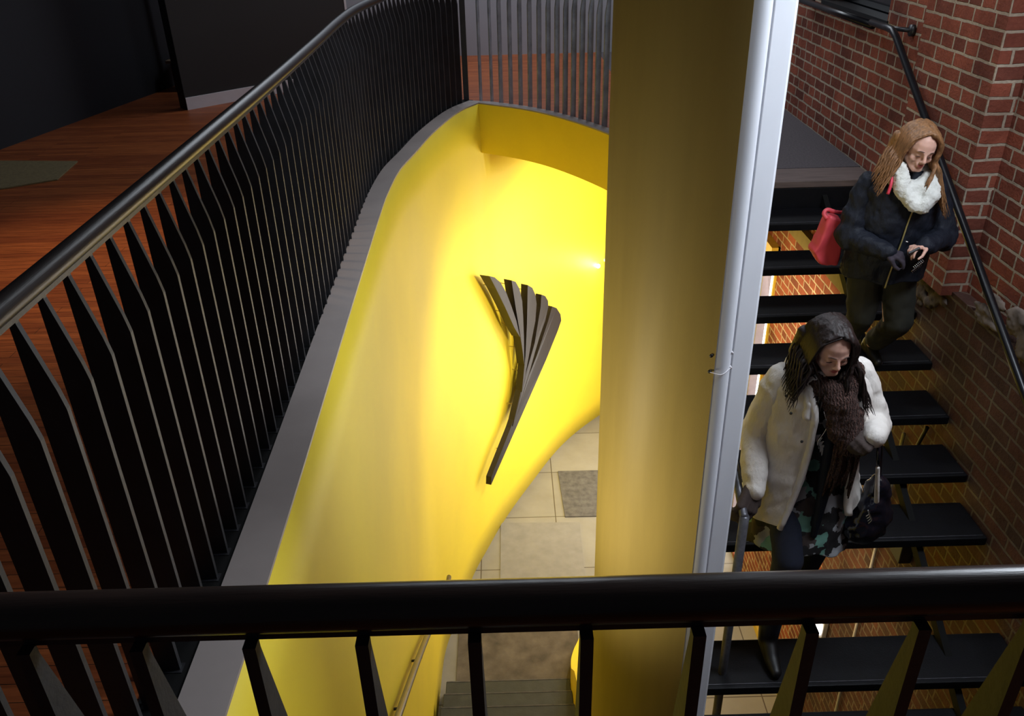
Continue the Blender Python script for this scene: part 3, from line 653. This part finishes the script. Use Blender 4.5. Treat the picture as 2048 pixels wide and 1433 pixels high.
def face_marks(T, R, s, root, hairmat):
    for q in (-1, 1):
        b = MB().tube([T((q*.030+dx)*s, (.0805-abs(dx)*.22)*s, (.0865-abs(dx)*.10)*s) for dx in (-.013, -.007, 0, .007, .013)], [.0009*s, .0017*s, .0021*s, .0017*s, .0009*s], 6); b.build('eyelashes', M_['lash'], root)
        b = MB().tube([T((q*.028+q*dx)*s, (.0865-dx*.45)*s, (.1165+(.002 if dx < .012 else -.002))*s) for dx in (-.014, -.004, .006, .016)], [.0012*s, .0026*s, .0024*s, .001*s], 6); b.build('eyebrow', M_['lash'], root)
    b = MB(); b.tube([T(dx*s, (.0925-abs(dx)*.28)*s, (.0465-abs(dx)*.06)*s) for dx in (-.019, -.010, -.003, 0, .003, .010, .019)], [.001*s, .0034*s, .0042*s, .0036*s, .0042*s, .0034*s, .001*s], 8)
    b.tube([T(dx*s, (.0915-abs(dx)*.28)*s, (.0395-abs(dx)*-.10)*s) for dx in (-.017, -.009, 0, .009, .017)], [.001*s, .0042*s, .0052*s, .0042*s, .001*s], 8)
    b.build('lips', M_['lip'], root, True)
def ring_shell(rings, th, zf=None, nang=40, jit=0.0):
    """rings: list of (z, cx, cy, a, b, ang0, ang1) angles from the front (-Y), positive to image right"""
    vs = []; fs = []; n = nang
    for j, (z, cx, cy, a, b_, a0, a1) in enumerate(rings):
        for i in range(n+1):
            t = math.radians(a0+(a1-a0)*i/n); vs.append((cx+a*math.sin(t), cy-b_*math.cos(t), z+(zf(t, j) if zf else 0)))
    for j in range(len(rings)-1):
        for i in range(n): q = j*(n+1)+i; fs.append((q, q+1, q+n+2, q+n+1))
    return MB().add(vs, fs)
def shell_mods(o, th, fold=(.09, .03), fold2=(.03, .008)):
    m = o.modifiers.new('sub', 'SUBSURF'); m.levels = 2; m.render_levels = 2
    displace(o, *fold); displace(o, *fold2)
    m = o.modifiers.new('thick', 'SOLIDIFY'); m.thickness = th; m.offset = 0
    m = o.modifiers.new('sub2', 'SUBSURF'); m.levels = 1; m.render_levels = 1
    return o
def interp(rings, n):
    out = []
    for a, c in zip(rings[:-1], rings[1:]):
        for k in range(n):
            t = k/n; out.append(tuple(x+(y-x)*t for x, y in zip(a, c)))
    out.append(rings[-1]); return out

# ---------------------------------------------------------------- woman in the cream coat
random.seed(11)
wa = thing('person', 'woman in a cream padded coat and brown knit scarf looking down, holding the newel post', 'person', (1.34, 3.12, -1.475))
T, R = frame((1.305, 2.985, .105), (.04, -.95, -.30), (.03, -.32, .94))
shL, elL, wrL = Vector((1.155, 3.09, -.13)), Vector((1.085, 3.12, -.41)), Vector((1.062, 2.965, -.592))
shR, elR, wrR = Vector((1.50, 3.10, -.12)), Vector((1.585, 3.05, -.33)), Vector((1.505, 2.88, -.275))
b = MB(); head_caps(b, T, R)
b.cap(T(0, -.02, .05), (1.33, 3.09, -.08), .046, .052)
b.cap((1.23, 3.10, -.115), (1.43, 3.10, -.115), .055, .055); b.ball((1.33, 3.09, -.22), (.15, .09, .14)); b.ball((1.33, 3.12, -.40), (.125, .085, .16)); b.ball((1.34, 3.14, -.58), (.155, .10, .12))
arm_caps(b, shL, elL, wrL); arm_caps(b, shR, elR, wrR)
DL = (Vector((.992, 2.86, -.74))-wrL); hand_caps(b, wrL, DL, (-.5, -.1, -.8), (0.6, -.6, 0), .8, 1.32)
DR = Vector((-.75, -.55, -.25)); hand_caps(b, wrR, DR, (-.1, .5, -.8), (-.2, -.5, .6), 1.15)
b.cap((1.25, 3.13, -.60), (1.245, 2.90, -.96), .085, .06); b.cap((1.245, 2.90, -.96), (1.25, 2.98, -1.54), .056, .036)
b.cap((1.42, 3.13, -.60), (1.42, 3.03, -1.0), .085, .06); b.cap((1.42, 3.03, -1.0), (1.42, 3.13, -1.40), .056, .036)
foot_caps(b, (1.25, 2.98, -1.56), (0, -1, 0), 1, 0, -1.656); foot_caps(b, (1.42, 3.20, -1.40), (0, -1, 0), 1, 0, -1.475); b.cap((1.42, 3.13, -1.38), (1.42, 3.20, -1.40), .036, .034)
body = b.build('body', M_['skin'], wa, True); remesh(body, .0045, 4, .5)
face_marks(T, R, 1, wa, 'hair_dark')
# jeans, boots
b = MB(); b.ball((1.34, 3.14, -.62), (.165, .115, .12))
b.cap((1.25, 3.13, -.62), (1.245, 2.90, -.97), .095, .073); b.cap((1.245, 2.90, -.97), (1.25, 2.98, -1.52), .070, .050)
b.cap((1.42, 3.13, -.62), (1.42, 3.03, -1.0), .095, .073); b.cap((1.42, 3.03, -1.0), (1.42, 3.14, -1.37), .070, .052)
remesh(b.build('jeans', M_['jeans'], wa, True), .011, 5)
for an in ((1.25, 2.98, -1.555), (1.42, 3.18, -1.38)):
    b = MB(); foot_caps(b, an, (0, -1, 0), 1, .008, an[2]-.092); b.cap(an, Vector(an)+Vector((0, 0, .08)), .05, .055); remesh(b.build('boot', M_['shoe'], wa, True), .008, 4)
# tunic under the coat
rg = [(-.02, 1.33, 3.08, .06, .055), (-.08, 1.33, 3.08, .12, .08), (-.16, 1.33, 3.07, .17, .115), (-.32, 1.335, 3.08, .165, .115), (-.50, 1.335, 3.10, .165, .12), (-.66, 1.34, 3.11, .20, .15), (-.80, 1.345, 3.10, .225, .175), (-.96, 1.33, 3.07, .235, .20)]
o = ring_shell([(z, cx, cy, a, b_, -180, 180) for z, cx, cy, a, b_ in interp(rg, 3)], .01, zf=lambda t, j: (.035*math.cos(2*t+.6) if j > 19 else 0)+(.012*math.sin(9*t) if j > 17 else 0)).build('tunic', M_['dress'], wa, True); shell_mods(o, .006, (.12, .03), (.04, .012))
# open dark cardigan band seen in the coat opening
b = MB(); b.cap((1.355, 2.955, -.30), (1.36, 2.925, -.62), .03, .028); b.cap((1.36, 2.925, -.62), (1.345, 2.905, -.84), .028, .016)
remesh(b.build('dark_lining', M_['navycoat'], wa, True), .008, 4)
# coat body
rg = [(-.035, 1.33, 3.09, .088, .08, -60, 420-60+0, ), (-.075, 1.33, 3.09, .155, .105, 0, 0), (-.12, 1.33, 3.09, .20, .13, 0, 0), (-.20, 1.33, 3.085, .218, .15, 0, 0), (-.34, 1.33, 3.09, .215, .155, 0, 0), (-.50, 1.33, 3.10, .215, .165, 0, 0), (-.66, 1.335, 3.11, .24, .185, 0, 0), (-.785, 1.34, 3.11, .262, .21, 0, 0)]
A0 = [38, 36, 36, 36, 38, 42, 40, 36]; A1 = [322, 328, 334, 342, 343, 340, 334, 326]
rg = [(r[0], r[1], r[2], r[3], r[4], A0[i], A1[i]) for i, r in enumerate(rg)]
def hemz(t, j):
    if j < 18: return 0
    w = (j-18)/3; c = math.degrees(t) % 360
    return w*((-.035 if c > 250 else 0)*min(1, (c-250)/60 if c > 250 else 0)+(.05 if c < 120 else 0)+.010*math.sin(7*t))
o = ring_shell(interp(rg, 3), .02, zf=hemz, nang=60).build('coat', M_['cream'], wa, True); shell_mods(o, .022, (.13, .035), (.04, .008))
# placket edges, hem roll, collar
b = MB(); Rg = interp(rg, 3)
def edge(ring, ang): t = math.radians(ang); return Vector((ring[1]+ring[3]*math.sin(t), ring[2]-ring[4]*math.cos(t), ring[0]))
b.tube(cr([edge(Rg[j], Rg[j][6])+Vector((0, -.012, hemz(math.radians(Rg[j][6]), j))) for j in range(3, len(Rg), 3)], 4), .016, 8)
b.tube(cr([edge(Rg[j], Rg[j][5])+Vector((0, -.012, hemz(math.radians(Rg[j][5]), j))) for j in range(3, len(Rg), 3)], 4), .018, 8)
o = b.build('placket', M_['cream'], wa, True); displace(o, .03, .01)
b = MB()
for a0, a1, sg in ((25, 110, 1), (250, 335, -1)):
    for i in range(6):
        t0 = math.radians(a0+(a1-a0)*i/6); t1 = math.radians(a0+(a1-a0)*(i+1)/6)
        p0 = Vector((1.33+.135*math.sin(t0), 3.085-.115*math.cos(t0), -.055)); p1 = Vector((1.33+.135*math.sin(t1), 3.085-.115*math.cos(t1), -.055)); b.cap(p0, p1, .032, .032)
b.cap((1.43, 2.99, -.10), (1.475, 2.945, -.24), .034, .02); b.cap((1.245, 2.985, -.10), (1.235, 2.94, -.22), .032, .02)
o = b.build('collar', M_['cream'], wa, True); remesh(o, .01, 5); displace(o, .04, .015)
for sh, el, wr, nm in ((shL, elL, wrL, 0), (shR, elR, wrR, 1)):
    b = MB(); n = 9
    pts = [sh.lerp(el, k/5) for k in range(6)]+[el.lerp(wr, k/4) for k in range(1, 5)]
    for k, p in enumerate(pts):
        rr0 = (.066, .071, .067, .069, .065, .064, .061, .062, .056, .050)[k]
        d = (pts[min(k+1, 9)]-pts[max(k-1, 0)]).normalized(); b.cap(p-d*.018, p+d*.018, rr0, rr0, 18)
    o = b.build('sleeve', M_['cream'], wa, True); remesh(o, .011, 3); displace(o, .10, .022); displace(o, .035, .006)
# snaps
for p in ((1.147, 2.975, -.135), (1.168, 2.948, -.205), (1.225, 2.925, -.335)):
    MB().ball(p, (.007, .005, .007), 10).build('snap_button', M_['steel'], wa, True)
# gloves
b = MB(); hand_caps(b, wrL, DL, (-.5, -.1, -.8), (0.6, -.6, 0), .8, 1.32, .005); b.cap(wrL-DL.normalized()*.05, wrL+DL.normalized()*.02, .030, .027); remesh(b.build('glove', M_['glove'], wa, True), .0045, 3, .5)
b = MB(); hand_caps(b, wrR, DR, (-.1, .5, -.8), (-.2, -.5, .6), 1.15, 1.0, .0035); b.cap(wrR-DR.normalized()*.04, wrR+DR.normalized()*.02, .032, .029); remesh(b.build('glove', M_['glove'], wa, True), .0045, 3, .5)
# scarf
b = MB(); n = 18
for k in range(n):
    t = 2*PI*k/n; t2 = 2*PI*(k+1)/n; f = lambda t: Vector((1.335+.088*math.sin(t), 3.045-.092*math.cos(t), -.055-.045*math.cos(t)))
    b.cap(f(t), f(t2), .040, .040)
b.cap((1.42, 2.99, -.03), (1.37, 2.935, -.16), .042, .05); b.cap((1.27, 2.98, -.06), (1.345, 2.93, -.18), .036, .045)
b.cap((1.375, 2.925, -.15), (1.405, 2.895, -.34), .055, .05); b.cap((1.345, 2.93, -.15), (1.355, 2.90, -.28), .045, .04); b.cap((1.43, 2.93, -.2), (1.445, 2.89, -.36), .035, .035)
o = b.build('scarf', M_['knit'], wa, True); remesh(o, .009, 3); displace(o, .022, .018)
b = MB()
for k in range(15):
    x = 1.355+.0075*k; b.tube(cr([(x, 2.885+random.uniform(-.01, .012), -.33), (x+random.uniform(-.01, .01), 2.875+random.uniform(-.01, .012), -.44), (x-.008+random.uniform(-.02, .01), 2.885+random.uniform(-.01, .01), -.52-random.uniform(0, .09))], 4), [.008]*6+[.007, .005, .003], 6)
o = b.build('scarf_fringe', M_['knit'], wa, True)
# white lace print peeking out and necklace cord
b = MB(); b.tube(cr([(1.30, 2.935, -.19), (1.318, 2.92, -.26), (1.29, 2.915, -.33), (1.30, 2.915, -.36)], 5), .0022, 6); b.build('necklace_cord', M_['silver'], wa, True)
b = MB()
for k in range(9):
    p = Vector((1.285+.009*k, 2.945, -.315-.018*k)); b.prism([p, p+Vector((.022, -.002, .004)), p+Vector((.006, -.002, -.035))], (0, -.005, 0))
b.build('lace_trim', M_['lace'], wa)
# hair
b = MB(); b.ball(T(0, -.030, .136), (.083, .093, .084), 20, R); b.ball(T(0, -.05, .08), (.075, .065, .08), 16, R)
strands(b, T, R, 1, 1, [.046-.0084*k for k in range(16)], lambda t: .20-.03*t, (-.05, -.02, 0), .0115, wob=.014)
strands(b, T, R, 1, -1, [.052-.0088*k for k in range(16)], lambda t: .24-.04*t, (.085, -.035, 0), .012, wob=.014)
strands(b, T, R, 1, -1, [.060, .052], lambda t: .16, (-.01, -.03, 0), .009, inset=.014)
for k in range(6):
    t0 = -.085+.034*k; b.cap(T(t0, -.085, .10), T(t0*1.15, -.10, -.03), .03, .018)
o = b.build('hair', M_['hair_dark'], wa, True); remesh(o, .0055, 1, .4); displace(o, .02, .008)
b = MB(); random.seed(5)
for k in range(26):
    sd = -1 if k % 2 else 1; y = random.uniform(-.06, .06); p = T(sd*.088, y, .07)
    b.tube(cr([p, p+Vector((sd*random.uniform(0, .03), random.uniform(-.03, .02), -.06)), p+Vector((sd*random.uniform(.0, .07), random.uniform(-.05, .02), -.14)), p+Vector((sd*random.uniform(-.01, .07), random.uniform(-.06, .02), -.20-random.uniform(0, .05)))], 4), [.0028]*9+[.002]*4, 5)
for k in range(3):
    p = T(-.07, -.01*k, .12); b.tube(cr([p, p+Vector((-.045, -.02, .01)), p+Vector((-.065, -.02, -.035)), p+Vector((-.04, -.02, -.075))], 5), .0016, 5)
for sd, sw, L in ((1, (-.055, -.03, 0), .21), (-1, (.09, -.045, 0), .24)):
    strands(b, T, R, 1, sd, [.056-.0034*k for k in range(42)], lambda t: L-.03*t, sw, .0042, wob=.014, inset=-.009)
b.build('loose_hair', M_['hair_dark'], wa, True)
# her black bag
bag = thing('handbag', 'shiny black handbag hanging at the side of the cream coat', 'bag', (1.62, 2.98, -.9))
b = MB(); b.ball((1.625, 2.985, -.80), (.095, .075, .13), 18); b.ball((1.60, 2.97, -.85), (.105, .07, .085), 18); b.ball((1.64, 3.0, -.68), (.06, .05, .10), 16)
o = b.build('bag_body', M_['blackbag'], bag, True); remesh(o, .012, 4); displace(o, .06, .035)
b = MB(); b.tube(cr([(1.60, 2.955, -.66), (1.585, 2.93, -.52), (1.555, 2.90, -.41), (1.56, 2.93, -.36), (1.60, 2.98, -.42), (1.63, 3.0, -.58), (1.64, 3.0, -.68)], 6), .009, 8); b.build('strap', M_['blackbag'], bag, True)
b = MB().cap((1.565, 2.905, -.47), (1.60, 2.915, -.66), .009, .011); b.build('pale_strap_lining', M_['cream'], bag, True)
for k in range(4): MB().tube(cr([(1.565+.006*k, 2.905, -.70-.012*k), (1.572+.006*k, 2.90, -.72-.012*k), (1.562+.006*k, 2.903, -.735-.014*k)], 4), .0028, 6).build('buckle', M_['silver'], bag, True)

# ---------------------------------------------------------------- woman in the dark jacket
random.seed(21)
wb = thing('person', 'woman with strawberry blonde hair, black jacket and white fleece scarf, looking at her hands', 'person', (2.03, 4.3, -.742))
s = .97
T, R = frame((2.015, 4.03, .625), (-.02, -.95, -.28), (.14, -.33, .93))
shL, elL, wrL = Vector((1.85, 4.16, .37)), Vector((1.785, 4.13, .12)), Vector((1.905, 3.95, .10))
shR, elR, wrR = Vector((2.185, 4.15, .37)), Vector((2.255, 4.07, .125)), Vector((2.10, 3.93, .135))
b = MB(); head_caps(b, T, R, s)
b.cap(T(0, -.02, .05), (2.02, 4.15, .43), .044, .05)
b.cap((1.92, 4.16, .38), (2.12, 4.16, .38), .05, .05); b.ball((2.02, 4.15, .28), (.14, .09, .13)); b.ball((2.02, 4.18, .12), (.12, .085, .15)); b.ball((2.03, 4.21, -.04), (.145, .10, .11))
arm_caps(b, shL, elL, wrL); arm_caps(b, shR, elR, wrR)
DL = Vector((.7, -.5, -.12)); DR = Vector((-.88, -.38, .02))
hand_caps(b, wrL, DL, (.1, .1, -.9), (.2, -.6, .5), .9, .92); hand_caps(b, wrR, DR, (.05, -.2, -.9), (-.3, -.7, .4), .95, .92)
b.cap((1.945, 4.22, -.05), (1.965, 4.20, -.38), .08, .055); b.cap((1.965, 4.20, -.38), (1.985, 4.38, -.66), .05, .034)
b.cap((2.10, 4.22, -.05), (2.135, 4.16, -.40), .08, .055); b.cap((2.135, 4.16, -.40), (2.145, 4.36, -.66), .05, .034)
foot_caps(b, (1.985, 4.42, -.66), (0, -1, 0), .92, 0, -.742); foot_caps(b, (2.145, 4.40, -.66), (.05, -1, 0), .92, 0, -.742)
body = b.build('body', M_['skin'], wb, True); remesh(body, .0045, 4, .5)
face_marks(T, R, s, wb, 'hair_red')
b = MB(); b.ball((2.03, 4.20, -.06), (.17, .12, .12))
b.cap((1.94, 4.21, -.06), (1.96, 4.18, -.38), .10, .076); b.cap((1.96, 4.18, -.38), (1.985, 4.38, -.64), .074, .06)
b.cap((2.12, 4.21, -.06), (2.155, 4.14, -.40), .10, .078); b.cap((2.155, 4.14, -.40), (2.155, 4.34, -.62), .076, .064)
o = b.build('trousers', M_['olive'], wb, True); remesh(o, .011, 5); displace(o, .07, .02)
for an in ((1.985, 4.42, -.66), (2.145, 4.40, -.66)):
    b = MB(); foot_caps(b, an, (0, -1, 0), .92, .008, -.739); remesh(b.build('shoe', M_['shoe'], wb, True), .008, 4)
# jacket
rg = [(.47, 2.02, 4.14, .085, .075), (.425, 2.02, 4.14, .15, .10), (.37, 2.02, 4.14, .19, .13), (.28, 2.02, 4.14, .20, .145), (.14, 2.02, 4.15, .19, .15), (0, 2.02, 4.17, .205, .165), (-.11, 2.02, 4.18, .215, .175)]
o = ring_shell([r+(-176, 176) for r in interp(rg, 3)], .02, zf=lambda t, j: .008*math.sin(6*t) if j > 15 else 0, nang=50).build('jacket', M_['navycoat'], wb, True)
for v in o.data.vertices: pass
shell_mods(o, .018, (.10, .035), (.03, .010))
for sh, el, wr in ((shL, elL, wrL), (shR, elR, wrR)):
    b = MB(); pts = [sh.lerp(el, k/5) for k in range(6)]+[el.lerp(wr, k/4) for k in range(1, 5)]
    for k, p in enumerate(pts):
        r0 = (.066, .071, .068, .069, .064, .064, .060, .060, .055, .048)[k]; d = (pts[min(k+1, 9)]-pts[max(k-1, 0)]).normalized(); b.cap(p-d*.018, p+d*.018, r0, r0, 18)
    o = b.build('sleeve', M_['navycoat'], wb, True); remesh(o, .011, 4); displace(o, .07, .028); displace(o, .025, .007)
b = MB().tube(cr([(2.02, 3.968, .33), (2.012, 3.985, .24), (2.0, 3.985, .14), (1.985, 3.985, .04), (1.97, 3.985, -.07), (1.962, 3.98, -.12)], 5), .0042, 6); b.build('zipper', M_['zip'], wb, True)
b = MB().tube(cr([(1.90, 4.02, .465), (1.893, 4.0, .43), (1.885, 3.995, .385)], 5), .008, 6); b.build('coral_trim', M_['pinkstrap'], wb, True)
# fleece scarf in a V
b = MB(); n = 16
for k in range(n):
    t = 2*PI*k/n; t2 = 2*PI*(k+1)/n; f = lambda t: Vector((2.015+.088*math.sin(t), 4.10-.088*math.cos(t), .455-.045*math.cos(t)))
    b.cap(f(t), f(t2), .040, .040)
b.cap((1.935, 4.03, .50), (1.955, 4.0, .41), .040, .042); b.cap((1.955, 4.0, .41), (2.01, 3.96, .335), .042, .034)
b.cap((2.10, 4.03, .44), (2.08, 3.98, .375), .050, .052); b.cap((2.08, 3.98, .375), (2.05, 3.96, .33), .05, .042)
o = b.build('fleece_scarf', M_['fur'], wb, True); remesh(o, .008, 4); displace(o, .05, .02); displace(o, .012, .012)
# glove on one hand, loose glove, keys and phone held
b = MB(); hand_caps(b, wrL, DL, (.1, .1, -.9), (.2, -.6, .5), .9, .92, .003); b.cap(wrL-DL.normalized()*.03, wrL+DL.normalized()*.02, .032, .028); remesh(b.build('glove', M_['glove2'], wb, True), .0045, 3, .5)
ph = thing('phone', 'small dark phone with silver edge held by the woman in the black jacket', 'phone', (2.02, 3.90, .085))
rot = Matrix.Rotation(-.5, 4, 'Y') @ Matrix.Rotation(.5, 4, 'X')
b = MB(); b.box(-.03, .03, -.006, .006, -.05, .05); b.v = [rot @ v+Vector((2.03, 3.885, .10)) for v in b.v]; bevel(b.build('phone_body', M_['phone'], ph), .003)
b = MB()
for k in range(7):
    x = 2.025+.006*k; b.tube(cr([(x, 3.868, .085-.006*(6-k)), (x+.01, 3.862, .075-.006*(6-k)), (x-.004, 3.862, .062-.006*(6-k)), (x+.006, 3.866, .05-.006*(6-k))], 4), .0018, 5)
b.build('key_chain', M_['silver'], ph, True)
MB().ball((1.998, 3.93, .158), (.009, .009, .004), 10).build('ring', M_['silver'], wb, True)
# hair
b = MB(); b.ball(T(0, -.028, .132), (.080, .090, .081), 20, R); b.ball(T(0, -.05, .08), (.072, .062, .075), 16, R)
strands(b, T, R, s, 1, [.046-.0084*k for k in range(16)], lambda t: .17-.02*t, (-.075, -.01, 0), .0115, wob=.008)
strands(b, T, R, s, -1, [.050-.0086*k for k in range(16)], lambda t: .27-.03*t, (.085, -.045, 0), .012, wob=.008)
strands(b, T, R, s, -1, [.058, .050], lambda t: .15, (-.03, -.045, 0), .010, inset=.008)
for k in range(6):
    t0 = -.08+.032*k; b.cap(T(t0, -.08, .10), T(t0*1.1, -.095, -.01), .028, .018)
o = b.build('hair', M_['hair_red'], wb, True); remesh(o, .0055, 1, .4); displace(o, .02, .008)
b = MB()
for sd, sw, L in ((1, (-.08, -.02, 0), .19), (-1, (.09, -.05, 0), .28)):
    strands(b, T, R, s, sd, [.053-.0033*k for k in range(42)], lambda t: L-.03*t, sw, .0040, wob=.009, inset=-.009)
b.build('loose_hair', M_['hair_red'], wb, True)
# red bag
rb = thing('shoulder_bag', 'coral red shoulder bag behind the arm of the woman in the black jacket', 'bag', (1.70, 4.24, 0))
b = MB(); P = [(1.70, 4.20, .205), (1.78, 4.20, .17), (1.81, 4.22, -.02), (1.80, 4.22, -.095), (1.70, 4.2, -.085), (1.64, 4.2, -.005), (1.672, 4.2, .07)]
b.prism(P, (0, .11, 0)); o = b.build('bag_body', M_['redbag'], rb, True); bevel(o, .02, 3); o.modifiers['bevel'].angle_limit = .3
m = o.modifiers.new('sub', 'SUBSURF'); m.levels = 2; m.render_levels = 2; displace(o, .07, .02)
b = MB(); b.tube(cr([(1.695, 4.225, .18), (1.68, 4.24, .205), (1.70, 4.25, .222), (1.74, 4.25, .21)], 5), .011, 8); b.tube(cr([(1.72, 4.26, .21), (1.80, 4.27, .20), (1.86, 4.26, .24), (1.90, 4.22, .30)], 6), .009, 8)
b.build('strap', M_['redbag'], rb, True)
